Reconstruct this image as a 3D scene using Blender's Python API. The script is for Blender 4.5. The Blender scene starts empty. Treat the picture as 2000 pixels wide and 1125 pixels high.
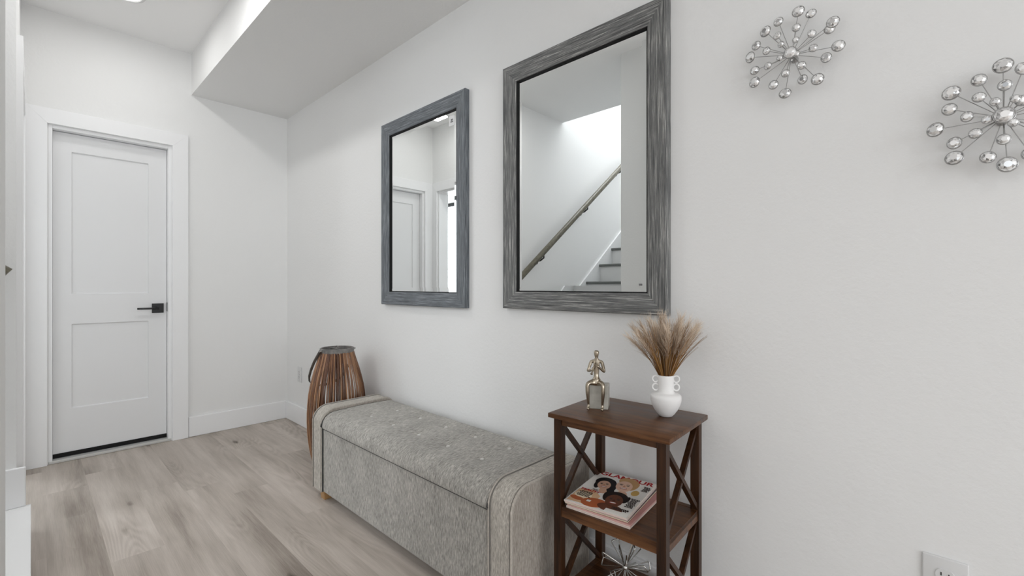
import bpy, bmesh, math, random
from mathutils import Vector, Matrix
R = math.radians
PI = math.pi
SC = bpy.context.scene
COL = SC.collection

# ---------------------------------------------------------------- camera
CAM = Vector((3.9089, -1.4402, 1.0753))
cd = bpy.data.cameras.new('camera')
cam = bpy.data.objects.new('camera', cd)
COL.objects.link(cam)
cam.location = CAM
cam.rotation_euler = (R(90), 0, 0.7598)
cd.sensor_width = 36.0
cd.lens = 891.24 / 2000 * 36
cd.shift_y = -3.9 / 2000
cd.clip_start = 0.01
SC.camera = cam

# ---------------------------------------------------------------- colour management and sky
vs = SC.view_settings
vs.view_transform = 'Standard'
vs.look = 'None'
vs.gamma = 1.0
vs.use_curve_mapping = False
vs.exposure = 0.17
SC.cycles.max_bounces = 12
SC.cycles.diffuse_bounces = 6
SC.cycles.glossy_bounces = 6
SC.cycles.sample_clamp_indirect = 8
w = bpy.data.worlds.new('sky')
SC.world = w
w.use_nodes = True
bg = w.node_tree.nodes['Background']
bg.inputs[0].default_value = (0.86, 0.93, 1.0, 1)
bg.inputs[1].default_value = 1.0


# ---------------------------------------------------------------- lights
def area(name, loc, rot, sx, sy, power, col=(1, 1, 1), shape='RECTANGLE', spread=None):
    l = bpy.data.lights.new(name, 'AREA')
    l.shape = shape
    l.size = sx
    if shape in ('RECTANGLE', 'ELLIPSE'):
        l.size_y = sy
    l.energy = power
    l.color = col
    if spread:
        l.spread = spread
    o = bpy.data.objects.new(name, l)
    COL.objects.link(o)
    o.location = loc
    o.rotation_euler = rot
    return o


WARM = (1.0, 0.995, 0.98)
area('window_daylight', (9.16, -2.7, 1.45), (0, R(90), 0), 2.0, 4.6, 106, (0.955, 0.98, 1.0))  # fill added behind the camera, through an unseen window
area('patio_window_daylight', (6.4, -5.68, 1.35), (R(90), 0, 0), 3.0, 2.1, 6, (0.97, 0.985, 1.0))  # weak fill added from an unseen side window
area('side_room_daylight', (-2.05, -3.66, 1.5), (R(90), 0, 0), 1.5, 1.95, 72, (0.9, 0.96, 1.0))
area('stairwell_lamp_light', (1.66, -3.9, 5.3), (0, 0, 0), 0.8, 2.6, 52, (0.97, 0.99, 1.0))
area('upper_stair_daylight', (1.66, -7.17, 4.1), (R(90), 0, 0), 0.9, 1.9, 46, (0.96, 0.985, 1.0))  # added fill to brighten the lower stair wall, source unseen
LAMPS = [(0.558, -1.08, 1.8), (1.42, -1.08, 4.6), (5.0, -1.35, 2.2), (5.0, -3.9, 4.0), (7.4, -1.35, 4.0), (7.4, -3.9, 4.0)]  # only the first lamp is seen; the others are added fill
for i, (lx, ly, e) in enumerate(LAMPS):
    area('ceiling_lamp_light', (lx, ly, 2.706), (0, 0, 0), 0.14, 0.14, e, WARM, 'DISK')


# ---------------------------------------------------------------- node helpers
class NT:
    def __init__(s, name, rough=0.5, col=(0.8, 0.8, 0.8), metal=0.0, spec=0.5):
        s.m = bpy.data.materials.new(name)
        s.m.use_nodes = True
        s.t = s.m.node_tree
        s.b = s.t.nodes['Principled BSDF']
        s.b.inputs['Base Color'].default_value = (*col, 1)
        s.b.inputs['Roughness'].default_value = rough
        s.b.inputs['Metallic'].default_value = metal
        s.b.inputs['Specular IOR Level'].default_value = spec

    def n(s, typ, **kw):
        nd = s.t.nodes.new(typ)
        for k, v in kw.items():
            setattr(nd, k, v)
        return nd

    def link(s, a, b):
        s.t.links.new(a, b)

    def coord(s, kind='Object'):
        return s.n('ShaderNodeTexCoord').outputs[kind]

    def mapping(s, vec, scale=(1, 1, 1), rot=(0, 0, 0), loc=(0, 0, 0)):
        m = s.n('ShaderNodeMapping')
        m.inputs['Scale'].default_value = scale
        m.inputs['Rotation'].default_value = rot
        m.inputs['Location'].default_value = loc
        s.link(vec, m.inputs[0])
        return m.outputs[0]

    def noise(s, vec, scale, detail=3, rough=0.5, dist=0.0):
        n = s.n('ShaderNodeTexNoise')
        n.inputs['Scale'].default_value = scale
        n.inputs['Detail'].default_value = detail
        n.inputs['Roughness'].default_value = rough
        n.inputs['Distortion'].default_value = dist
        s.link(vec, n.inputs['Vector'])
        return n.outputs['Fac']

    def math(s, op, a, b=None, c=None):
        m = s.n('ShaderNodeMath', operation=op)
        for i, v in enumerate((a, b, c)):
            if v is None:
                continue
            if isinstance(v, (int, float)):
                m.inputs[i].default_value = v
            else:
                s.link(v, m.inputs[i])
        return m.outputs[0]

    def ramp(s, fac, stops, interp='LINEAR'):
        r = s.n('ShaderNodeValToRGB')
        r.color_ramp.interpolation = interp
        els = r.color_ramp.elements
        while len(els) < len(stops):
            els.new(0.5)
        for e, (p, c) in zip(els, stops):
            e.position = p
            e.color = (*c, 1) if len(c) == 3 else c
        s.link(fac, r.inputs[0])
        return r.outputs[0]

    def rng(s, fac, a, b, c=0.0, d=1.0):
        r = s.n('ShaderNodeMapRange')
        r.inputs[1].default_value = a
        r.inputs[2].default_value = b
        r.inputs[3].default_value = c
        r.inputs[4].default_value = d
        s.link(fac, r.inputs[0])
        return r.outputs[0]

    def mix(s, fac, a, b, mode='MIX'):
        m = s.n('ShaderNodeMix', data_type='RGBA', blend_type=mode)
        for i, v in ((0, fac), (6, a), (7, b)):
            if isinstance(v, (int, float)):
                m.inputs[i].default_value = v
            elif isinstance(v, tuple):
                m.inputs[i].default_value = (*v, 1)
            else:
                s.link(v, m.inputs[i])
        return m.outputs[2]

    def base(s, c):
        s.link(c, s.b.inputs['Base Color'])

    def rough(s, c):
        s.link(c, s.b.inputs['Roughness'])

    def bump(s, h, strength=0.3, dist=0.002):
        b = s.n('ShaderNodeBump')
        b.inputs['Strength'].default_value = strength
        b.inputs['Distance'].default_value = dist
        s.link(h, b.inputs['Height'])
        s.link(b.outputs[0], s.b.inputs['Normal'])


def srgb(r, g, b):
    f = lambda c: (c / 255 / 12.92) if c / 255 <= 0.04045 else ((c / 255 + 0.055) / 1.055) ** 2.4
    return (f(r), f(g), f(b))


# ---------------------------------------------------------------- materials
def m_wall(name, col, bumpy=0.35):
    k = NT(name, 0.75, col, spec=0.25)
    v = k.coord()
    a = k.noise(k.mapping(v, (1, 1, 1)), 70, 4, 0.6)
    b = k.noise(k.mapping(v, (1, 1, 1)), 22, 2, 0.5, 0.6)
    h = k.math('ADD', a, k.math('MULTIPLY', b, 0.7))
    k.bump(h, bumpy, 0.0035)
    c = k.noise(v, 1.3, 2)
    k.base(k.mix(k.rng(c, 0.3, 0.7), tuple(x * 0.985 for x in col), col))
    return k.m


M = {}
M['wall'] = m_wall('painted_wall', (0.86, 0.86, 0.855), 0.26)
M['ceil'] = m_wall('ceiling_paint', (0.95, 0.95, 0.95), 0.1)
M['wall2'] = m_wall('bright_stair_wall', (0.93, 0.93, 0.93), 0.12)  # paler copy of the wall paint; stairwell brightness put into the colour
M['trim'] = NT('white_trim_paint', 0.35, (0.9, 0.903, 0.91), spec=0.4).m
M['door'] = NT('door_paint', 0.4, (0.82, 0.823, 0.83), spec=0.4).m
M['step'] = NT('white_stair_paint', 0.5, (0.84, 0.84, 0.84), spec=0.4).m
M['black'] = NT('black_hardware', 0.35, (0.012, 0.012, 0.013), spec=0.4).m
M['rubber'] = NT('black_rubber', 0.7, (0.012, 0.012, 0.012), spec=0.2).m
M['thresh'] = NT('threshold_metal', 0.4, (0.62, 0.62, 0.60), 0.2).m
M['nosing'] = NT('grey_stair_nosing', 0.5, (0.16, 0.17, 0.165)).m
M['plate'] = NT('outlet_plastic', 0.3, (0.72, 0.72, 0.72)).m
M['slot'] = NT('dark_slot', 0.6, (0.02, 0.02, 0.02)).m

k = NT('handrail_wood', 0.35, (0.1, 0.09, 0.06))
v = k.coord()
f = k.noise(k.mapping(v, (60, 4, 4)), 6, 4)
k.base(k.ramp(f, [(0.3, (0.075, 0.066, 0.045)), (0.7, (0.17, 0.155, 0.11))]))
M['rail'] = k.m

k = NT('lamp_diffuser', 0.5, (1, 1, 1))
k.b.inputs['Emission Color'].default_value = (1, 0.985, 0.96, 1)
k.b.inputs['Emission Strength'].default_value = 6.0
M['lamp'] = k.m

# wood look planks
k = NT('vinyl_plank', 0.5, spec=0.35)
uv = k.n('ShaderNodeUVMap', uv_map='plank').outputs[0]
tone = k.n('ShaderNodeAttribute', attribute_name='tone').outputs['Fac']
big = k.noise(k.mapping(uv, (0.9, 6.5, 1)), 1.0, 3, 0.5, 0.3)
mid = k.noise(k.mapping(uv, (1.8, 34.0, 1)), 1.0, 4, 0.6, 0.2)
fine = k.noise(k.mapping(uv, (9.0, 380.0, 1)), 1.0, 3, 0.6)
warp = k.noise(k.mapping(uv, (0.8, 4.6, 1)), 1.0, 2, 0.45)
ring = k.math('SINE', k.math('MULTIPLY', warp, 170.0))
ringmask = k.rng(k.noise(k.mapping(uv, (1.3, 3.1, 1), loc=(5, 3, 0)), 1.0, 1), 0.5, 0.64)
ringv = k.math('MULTIPLY', k.math('MULTIPLY', ring, ringmask), 0.06)
vo = k.n('ShaderNodeTexVoronoi', feature='F1')
vo.inputs['Scale'].default_value = 1.0
vo.inputs['Randomness'].default_value = 0.85
wv = k.n('ShaderNodeTexNoise')
wv.inputs['Scale'].default_value = 9
k.link(uv, wv.inputs['Vector'])
vm = k.n('ShaderNodeVectorMath', operation='MULTIPLY_ADD')
k.link(wv.outputs['Color'], vm.inputs[0])
vm.inputs[1].default_value = (0.09, 0.03, 0)
k.link(uv, vm.inputs[2])
k.link(k.mapping(vm.outputs[0], (2.2, 6.0, 1)), vo.inputs['Vector'])
sep = k.n('ShaderNodeSeparateColor')
k.link(vo.outputs['Color'], sep.inputs[0])
has = k.rng(sep.outputs[0], 0.32, 0.42)
knot = k.math('MULTIPLY', k.rng(vo.outputs['Distance'], 0.02, 0.11, 1, 0), has)
halo = k.math('MULTIPLY', k.rng(vo.outputs['Distance'], 0.05, 0.5, 1, 0), has)
lum = k.math('ADD', k.math('MULTIPLY', k.math('SUBTRACT', big, 0.5), 0.85),
             k.math('MULTIPLY', k.math('SUBTRACT', mid, 0.5), 0.42))
lum = k.math('ADD', lum, k.math('MULTIPLY', k.math('SUBTRACT', fine, 0.5), 0.32))
lum = k.math('ADD', lum, ringv)
lum = k.math('ADD', lum, k.math('MULTIPLY', k.math('SUBTRACT', tone, 0.5), 0.17))
lum = k.math('SUBTRACT', lum, k.math('MULTIPLY', knot, 0.42))
lum = k.math('SUBTRACT', lum, k.math('MULTIPLY', halo, 0.17))
lum = k.math('ADD', lum, 0.615)
k.base(k.ramp(lum, [(0.0, srgb(84, 75, 68)), (0.3, srgb(134, 123, 114)), (0.52, srgb(172, 162, 152)),
                    (0.75, srgb(196, 186, 177)), (1.0, srgb(211, 203, 194))]))
k.rough(k.rng(fine, 0, 1, 0.42, 0.6))
k.bump(fine, 0.12, 0.001)
M['floor'] = k.m


# tweed: threads run along (y+z) so they climb the front and cross the top
def tweed(name, side=False, lo=(62, 60, 56), md=(131, 128, 122), hi=(190, 186, 178)):
    k = NT(name, 0.95, spec=0.12)
    v = k.coord()
    sx = k.n('ShaderNodeSeparateXYZ')
    k.link(v, sx.inputs[0])
    cb = k.n('ShaderNodeCombineXYZ')
    if side:
        k.link(sx.outputs[1], cb.inputs[0])
        k.link(sx.outputs[2], cb.inputs[1])
    else:
        k.link(sx.outputs[0], cb.inputs[0])
        k.link(k.math('ADD', sx.outputs[1], sx.outputs[2]), cb.inputs[1])
    c = cb.outputs[0]
    a = k.noise(k.mapping(c, (520, 60, 1)), 1.0, 3, 0.65)
    b = k.noise(k.mapping(c, (210, 26, 1), loc=(3, 8, 0)), 1.0, 2, 0.6)
    g = k.noise(k.mapping(c, (9, 4, 1)), 1.0, 2)
    f = k.math('ADD', k.math('MULTIPLY', a, 0.6), k.math('MULTIPLY', b, 0.4))
    f = k.math('ADD', f, k.math('MULTIPLY', k.math('SUBTRACT', g, 0.5), 0.14))
    k.base(k.ramp(f, [(0.30, srgb(*lo)), (0.48, srgb(*md)), (0.66, srgb(*hi))]))
    k.bump(f, 0.5, 0.003)
    k.b.inputs['Sheen Weight'].default_value = 0.15
    return k.m


M['tweed'] = tweed('grey_tweed', lo=(92, 90, 86), md=(160, 157, 151), hi=(212, 208, 201))
M['tweed_side'] = tweed('grey_tweed_side', True, lo=(118, 110, 102), md=(160, 152, 143), hi=(190, 182, 173))
M['piping'] = tweed('piping_fabric', True, lo=(150, 143, 134), md=(176, 169, 160), hi=(200, 193, 184))
M['seam'] = NT('seam_shadow_cord', 0.9, (0.06, 0.06, 0.058)).m  # near-black tone for the shade in the bench gaps
M['seam_soft'] = NT('soft_seam', 0.95, (0.16, 0.15, 0.135)).m
M['tweed_arm'] = tweed('grey_tweed_arm', lo=(112, 107, 100), md=(176, 170, 161), hi=(220, 215, 206))
M['button'] = NT('button_fabric', 0.7, (0.68, 0.67, 0.64)).m
M['oak'] = NT('light_oak_foot', 0.5, (0.42, 0.24, 0.10)).m


def m_wood(name, a, b, rough, sc=(3, 40, 40)):
    k = NT(name, rough, spec=0.3)
    v = k.coord()
    n1 = k.noise(k.mapping(v, sc), 1.0, 5, 0.6, 0.6)
    n2 = k.noise(k.mapping(v, tuple(x * 4 for x in sc)), 1.0, 3, 0.6)
    f = k.math('ADD', k.math('MULTIPLY', n1, 0.7), k.math('MULTIPLY', n2, 0.3))
    k.base(k.ramp(f, [(0.35, a), (0.65, b)]))
    k.rough(k.rng(n1, 0.3, 0.7, rough, rough + 0.12))
    return k.m


M['walnut'] = m_wood('dark_walnut_top', srgb(44, 22, 9), srgb(112, 74, 45), 0.27)
M['walnut_v'] = m_wood('dark_walnut_upright', srgb(22, 11, 5), srgb(70, 42, 22), 0.36, (40, 40, 3))

# weathered frame; uv.x along the length, uv.y across
k = NT('weathered_frame', 0.55, spec=0.4)
uv = k.n('ShaderNodeUVMap', uv_map='grain').outputs[0]
a = k.noise(k.mapping(uv, (11, 640, 1)), 1.0, 4, 0.7, 0.15)
b = k.noise(k.mapping(uv, (5, 190, 1), loc=(4, 9, 0)), 1.0, 3, 0.6)
f = k.math('ADD', k.math('MULTIPLY', a, 0.6), k.math('MULTIPLY', b, 0.4))
info = k.n('ShaderNodeAttribute', attribute_type='OBJECT', attribute_name='["blue"]').outputs['Fac']
g = k.ramp(f, [(0.38, srgb(58, 58, 58)), (0.48, srgb(104, 105, 105)), (0.55, srgb(132, 132, 130)), (0.63, srgb(214, 213, 208))])
bl = k.ramp(f, [(0.38, srgb(58, 61, 65)), (0.48, srgb(98, 103, 108)), (0.56, srgb(122, 127, 132)), (0.66, srgb(184, 188, 191))])
k.base(k.mix(info, g, bl))
k.bump(f, 0.7, 0.002)
M['frame'] = k.m
M['mirror'] = NT('mirror_glass', 0.0, (0.90, 0.92, 0.915), 1.0).m
M['sticker'] = NT('paper_sticker', 0.6, (0.75, 0.75, 0.75)).m
M['ink'] = NT('grey_ink', 0.6, (0.15, 0.15, 0.15)).m

k = NT('crystal', 0.12, (0.78, 0.78, 0.78), 0.55)
v = k.n('ShaderNodeNewGeometry').outputs['Normal']
f = k.n('ShaderNodeTexWhiteNoise', noise_dimensions='3D')
k.link(k.mapping(v, (9, 9, 9)), f.inputs['Vector'])
k.base(k.ramp(f.outputs['Value'], [(0.0, (0.25, 0.25, 0.25)), (0.15, (0.62, 0.62, 0.62)), (0.5, (0.9, 0.9, 0.9)), (1.0, (1, 1, 1))]))  # random facet tones; bright and dark reflections put into the colour
M['crystal'] = k.m
M['silver'] = NT('dark_silver', 0.28, (0.42, 0.415, 0.41), 1.0).m
M['chrome'] = NT('brushed_chrome', 0.22, (0.66, 0.65, 0.63), 1.0).m
k = NT('champagne_metal', 0.27, (0.44, 0.38, 0.30), 1.0)
M['champagne'] = k.m
k = NT('pale_stone_block', 0.38, (0.5, 0.49, 0.45), 0.0)
v = k.coord()
k.base(k.ramp(k.noise(v, 30, 3), [(0.3, srgb(158, 154, 145)), (0.7, srgb(190, 187, 178))]))
M['stone'] = k.m
k = NT('matte_ceramic', 0.7, (0.86, 0.85, 0.84), spec=0.3)
k.bump(k.noise(k.coord(), 220, 3), 0.15, 0.001)
M['ceramic'] = k.m
M['inside'] = NT('vase_inside', 0.9, (0.05, 0.045, 0.04)).m


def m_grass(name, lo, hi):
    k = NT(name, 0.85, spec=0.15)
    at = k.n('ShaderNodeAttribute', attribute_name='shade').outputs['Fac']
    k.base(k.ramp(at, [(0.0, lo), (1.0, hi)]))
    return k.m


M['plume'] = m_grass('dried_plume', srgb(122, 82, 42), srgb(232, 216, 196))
M['stem'] = m_grass('dried_stem', srgb(70, 40, 16), srgb(186, 140, 84))

k = NT('brown_cane', 0.4, spec=0.5)
v = k.coord()
info = k.n('ShaderNodeObjectInfo').outputs['Random']
f = k.noise(k.mapping(v, (30, 30, 8)), 1.0, 3)
f = k.math('ADD', k.math('MULTIPLY', f, 0.6), k.math('MULTIPLY', info, 0.5))
k.base(k.ramp(f, [(0.2, srgb(46, 26, 15)), (0.5, srgb(100, 60, 34)), (0.8, srgb(172, 128, 92))]))
M['cane'] = k.m
M['cane_dark'] = NT('dark_bent_wood', 0.5, srgb(52, 40, 32)).m
k = NT('galvanised_band', 0.5, spec=0.4)
k.base(k.ramp(k.noise(k.mapping(k.coord(), (40, 40, 40)), 1.0, 3), [(0.3, srgb(92, 92, 92)), (0.7, srgb(138, 134, 130))]))
M['band'] = k.m
M['candleglass'] = NT('frosted_holder', 0.5, (0.62, 0.57, 0.5)).m


def flat(name, c, rough=0.6):
    if name not in M:
        M[name] = NT(name, rough, srgb(*c), spec=0.12).m
    return M[name]


# ---------------------------------------------------------------- mesh helpers
def prop(o, label=None, cat=None, group=None, kind=None):
    if label:
        o['label'] = label
    if cat:
        o['category'] = cat
    if group:
        o['group'] = group
    if kind:
        o['kind'] = kind
    return o


def link(name, me, mat, parent=None, smooth=None):
    o = bpy.data.objects.new(name, me)
    COL.objects.link(o)
    if mat is not None:
        for mm in (mat if isinstance(mat, (list, tuple)) else [mat]):
            me.materials.append(mm)
    if parent is not None:
        o.parent = parent
    if smooth is not None:
        me.polygons.foreach_set('use_smooth', [True] * len(me.polygons))
        if smooth < 180:
            me.set_sharp_from_angle(angle=R(smooth))
    return o


def empty(name, loc=(0, 0, 0), rz=0.0, parent=None):
    o = bpy.data.objects.new(name, None)
    COL.objects.link(o)
    o.empty_display_size = 0.05
    o.location = loc
    o.rotation_euler = (0, 0, rz)
    if parent:
        o.parent = parent
    return o


def box(bm, x0, x1, y0, y1, z0, z1, bev=0.0, seg=2):
    r = bmesh.ops.create_cube(bm, size=1.0, matrix=Matrix.Translation(((x0 + x1) / 2, (y0 + y1) / 2, (z0 + z1) / 2)) @
                              Matrix.Diagonal((abs(x1 - x0), abs(y1 - y0), abs(z1 - z0), 1)))
    if bev > 0:
        es = {e for v in r['verts'] for e in v.link_edges}
        bmesh.ops.bevel(bm, geom=list(es), offset=bev, segments=seg, profile=0.5, affect='EDGES')
    return r['verts']


def fin(name, bm, mat, parent=None, smooth=None):
    me = bpy.data.meshes.new(name)
    bmesh.ops.recalc_face_normals(bm, faces=bm.faces)
    bm.to_mesh(me)
    bm.free()
    return link(name, me, mat, parent, smooth)


def boxes(name, lst, mat, parent=None, bev=0.0, smooth=None):
    bm = bmesh.new()
    for b in lst:
        box(bm, *b, bev=bev)
    return fin(name, bm, mat, parent, smooth)


def tube(bm, pts, rad, n=8, closed=False, caps=True, up=None):
    pts = [Vector(p) for p in pts]
    N = len(pts)
    rings = []
    prev = None
    for i, p in enumerate(pts):
        if closed:
            t = (pts[(i + 1) % N] - pts[i - 1]).normalized()
        else:
            t = (pts[min(i + 1, N - 1)] - pts[max(i - 1, 0)]).normalized()
        if prev is None:
            a = Vector(up) if up else (Vector((0, 0, 1)) if abs(t.z) < 0.9 else Vector((1, 0, 0)))
        else:
            a = prev
        a = (a - t * a.dot(t)).normalized()
        prev = a
        b = t.cross(a)
        r = rad[i] if isinstance(rad, (list, tuple)) else rad
        ra, rb = r if isinstance(r, (list, tuple)) else (r, r)
        rings.append([bm.verts.new(p + a * (math.cos(2 * PI * j / n) * ra) + b * (math.sin(2 * PI * j / n) * rb)) for j in range(n)])
    for i in range(N if closed else N - 1):
        A, B = rings[i], rings[(i + 1) % N]
        for j in range(n):
            bm.faces.new((A[j], A[(j + 1) % n], B[(j + 1) % n], B[j]))
    if caps and not closed:
        bm.faces.new(rings[0][::-1])
        bm.faces.new(rings[-1])


def lathe(bm, prof, n=40, cx=0, cy=0):
    rings = []
    for r, z in prof:
        if r < 1e-6:
            rings.append([bm.verts.new((cx, cy, z))])
        else:
            rings.append([bm.verts.new((cx + r * math.cos(2 * PI * j / n), cy + r * math.sin(2 * PI * j / n), z)) for j in range(n)])
    for A, B in zip(rings, rings[1:]):
        for j in range(n):
            j2 = (j + 1) % n
            if len(A) == 1:
                bm.faces.new((A[0], B[j2], B[j]))
            elif len(B) == 1:
                bm.faces.new((A[j], A[j2], B[0]))
            else:
                bm.faces.new((A[j], A[j2], B[j2], B[j]))


def struct(o):
    o['kind'] = 'structure'
    return o


# ================================================================ THE SETTING
YL = -1.485      # left wall face
XS = 1.09        # stair left wall face
XC = 2.225       # column edge
CEIL = 2.732
SOF = 2.44
# floor: planks in rows along x, uv carries the grain coordinate, tone differs per plank
random.seed(4)
bm = bmesh.new()
uvl = bm.loops.layers.uv.new('plank')
tl = bm.faces.layers.float.new('tone')
PW, PLN = 0.17, 1.2
known = {-0.21: (0.845, None), -0.55: (1.237, None), -0.72: (1.02, None), -1.06: (0.36, None)}
tones = {(-0.72, 0): 0.62, (-0.72, 1): 0.18, (-0.55, 0): 0.72, (-0.55, 1): 0.35, (-0.89, 1): 0.8, (-0.89, 0): 0.55,
         (-1.06, 1): 0.75, (-1.06, 0): 0.2, (-0.38, 0): 0.3, (-0.38, 1): 0.55, (-1.23, 1): 0.75, (-1.23, 0): 0.35, (-0.21, 1): 0.35, (-0.21, 0): 0.62}
bvl = 0.0006
for row in range(-1, 32):
    y1 = -0.04 - PW * row
    y0 = y1 - PW
    key = round(y1, 2)
    off = known[key][0] if key in known else random.uniform(0, PLN)
    if key == -0.89:
        off = 2.05
    if key == -0.38:
        off = 0.52
    if key == -1.23:
        off = 1.75
    k0 = math.floor((-3.0 - off) / PLN)
    x = off + k0 * PLN
    while x < 9.0:
        i = round((x - off) / PLN)
        t = tones.get((key, 0 if i < 0 else (1 if i == 0 else 9)), random.random())
        ru, rv = random.uniform(0, 60), random.uniform(0, 60)
        flip = random.choice((-1, 1))
        a, b = max(x, -3.0), min(x + PLN, 9.0)
        if b > a:
            vv = [bm.verts.new(p) for p in ((a, y0, 0), (b, y0, 0), (b, y1, 0), (a, y1, 0))]
            f = bm.faces.new(vv)
            f[tl] = t
            for lp in f.loops:
                lp[uvl].uv = (lp.vert.co.x * flip + ru, lp.vert.co.y + rv)
            # thin groove line: slightly sunken dark joint comes from a bevelled gap below
        x += PLN
me = bpy.data.meshes.new('floor')
bm.to_mesh(me)
bm.free()
struct(link('floor', me, M['floor']))

SETT = lambda name, lst, mat='wall', bev=0.0: struct(boxes(name, lst, M[mat], bev=bev))
SETT('wall_right', [(-0.12, 9.1, 0, 0.12, 0, CEIL)])
DY0, DY1, DH = -1.372, -0.77, 2.047
SETT('wall_back', [(-0.12, 0, -1.485, DY0, 0, CEIL), (-0.12, 0, DY1, 0, 0, CEIL), (-0.12, 0, DY0, DY1, DH, CEIL)])
SETT('wall_left', [(-0.12, 0.09, YL - .12, YL, 0, CEIL), (0.95, XS, YL - .12, YL, 0, CEIL), (0.09, 0.95, YL - .12, YL, 2.05, CEIL),
                   (-3.1, -0.12, YL - .12, YL, 0, CEIL)])
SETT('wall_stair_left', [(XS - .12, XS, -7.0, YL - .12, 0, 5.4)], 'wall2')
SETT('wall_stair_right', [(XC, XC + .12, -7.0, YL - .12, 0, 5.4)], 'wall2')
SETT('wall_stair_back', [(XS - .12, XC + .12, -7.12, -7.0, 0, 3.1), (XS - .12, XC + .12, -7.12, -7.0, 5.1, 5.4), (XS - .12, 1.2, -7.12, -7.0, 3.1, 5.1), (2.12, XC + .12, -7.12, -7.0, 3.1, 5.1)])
SETT('wall_left_near', [(XC, 2.72, YL - .12, YL, 0, CEIL)])
SETT('wall_front', [(9.0, 9.12, -5.6, -5.0, 0, CEIL), (9.0, 9.12, -0.4, 0.12, 0, CEIL), (9.0, 9.12, -5.0, -0.4, 0, 0.45), (9.0, 9.12, -5.0, -0.4, 2.45, CEIL)])
SETT('wall_far_left', [(XC + .12, 4.9, -5.62, -5.5, 0, CEIL), (7.9, 9.12, -5.62, -5.5, 0, CEIL), (4.9, 7.9, -5.62, -5.5, 0, 0.3), (4.9, 7.9, -5.62, -5.5, 2.4, CEIL)])
SETT('wall_side_room', [(-3.12, -3.0, -3.6, YL, 0, CEIL),
                        (-3.0, -2.8, -3.6, -3.48, 0, CEIL), (-1.3, XS - .12, -3.6, -3.48, 0, CEIL),
                        (-2.8, -1.3, -3.6, -3.48, 0, 0.5), (-2.8, -1.3, -3.6, -3.48, 2.49, CEIL)])
SETT('ceiling', [(-3.12, 9.12, -2.295, 0.12, CEIL, CEIL + .28), (-3.12, XS, -5.62, -2.295, CEIL, CEIL + .28), (XC, 9.12, -5.62, -2.295, CEIL, CEIL + .28),
                 (XS - .12, XC + .12, -7.12, -2.2, 5.4, 5.5), (XS - .12, XC + .12, -2.295, -2.2, CEIL + .28, 5.4)], 'ceil')
SETT('ceiling_soffit', [(0, 9.0, -0.6544, 0, SOF, CEIL + .02)], 'wall')


# windows (frames and glass)
def window(n, axis, c, a0, a1, z0, z1, nx):
    fr = []
    def seg(p0, p1, q0, q1):
        if axis == 'x':
            fr.append((c - .03, c + .03, p0, p1, q0, q1))
        else:
            fr.append((p0, p1, c - .03, c + .03, q0, q1))
    seg(a0, a1, z0, z0 + .06); seg(a0, a1, z1 - .06, z1)
    for i in range(nx + 1):
        p = a0 + (a1 - a0 - .06) * i / nx
        seg(p, p + .06, z0, z1)
    o = struct(boxes('window_%d' % n, fr, M['black']))
    return o


window(1, 'x', 9.06, -5.0, -0.4, 0.45, 2.45, 3)  # unseen window added as an opening for the fill daylight
window(2, 'y', -5.56, 4.9, 7.9, 0.3, 2.4, 2)  # unseen window added for the weaker side fill
window(4, 'y', -7.06, 1.2, 2.12, 3.1, 5.1, 1)  # unseen window added to go with the upper stair fill
window(3, 'y', -3.54, -2.8, -1.3, 0.5, 2.49, 1)

# baseboards with eased top
BH = 0.1415
def bb(name, lst):
    return struct(boxes(name, lst, M['trim'], bev=0.004))
bb('baseboard_right', [(0, 9, -.015, 0, 0, BH)])
bb('baseboard_back', [(0, .015, -.672, -.014, 0, BH)])
bb('baseboard_left', [(XC, 2.72, YL, YL + .015, 0, BH)])
bb('baseboard_stair', [(XS, XS + .015, -1.60, YL + .028, .15, .315)])
bb('baseboard_front', [(8.985, 9, -5.5, -.015, 0, BH)])

# casings
CW = 0.093
def casing(name, a0, a1, zt, wd, put):
    # mitred door casing; put(s, z, d) maps along-wall, height and depth to a point
    bm = bmesh.new()
    for poly in ([(a0 - wd, 0), (a0, 0), (a0, zt), (a0 - wd, zt + wd)], [(a1, 0), (a1 + wd, 0), (a1 + wd, zt + wd), (a1, zt)],
                 [(a0, zt), (a1, zt), (a1 + wd, zt + wd), (a0 - wd, zt + wd)]):
        cs_ = (sum(p[0] for p in poly) / 4, sum(p[1] for p in poly) / 4)
        b_, t_, u_ = [], [], []
        for p in poly:
            sx = .0018 if p[0] < cs_[0] else -.0018
            sz = .0018 if p[1] < cs_[1] else -.0018
            b_.append(bm.verts.new(put(p[0], p[1], 0)))
            t_.append(bm.verts.new(put(p[0], p[1], .0185)))
            u_.append(bm.verts.new(put(p[0] + sx * .6, p[1] + sz * .6, .020)))
        for A, B in ((b_, t_), (t_, u_)):
            for q in range(4):
                bm.faces.new((A[q], A[(q + 1) % 4], B[(q + 1) % 4], B[q]))
        bm.faces.new(u_)
    return struct(fin(name, bm, M['trim']))
casing('trim_1', DY0 - .004, DY1 + .004, DH + .004, .0905, lambda s_, z_, d_: (d_, s_, z_))
struct(boxes('trim_2', [(-.12, .001, DY0, DY0 + .018, 0, DH), (-.12, .001, DY1 - .018, DY1, 0, DH), (-.12, .001, DY0 + .018, DY1 - .018, DH - .018, DH),
                        (-.12, -.062, DY0 + .018, DY0 + .03, 0, DH - .018), (-.12, -.062, DY1 - .03, DY1 - .018, 0, DH - .018)], M['trim'], bev=0.0015))
casing('trim_3', .092, .958, 2.054, .0905, lambda s_, z_, d_: (s_, YL + d_, z_))
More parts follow.
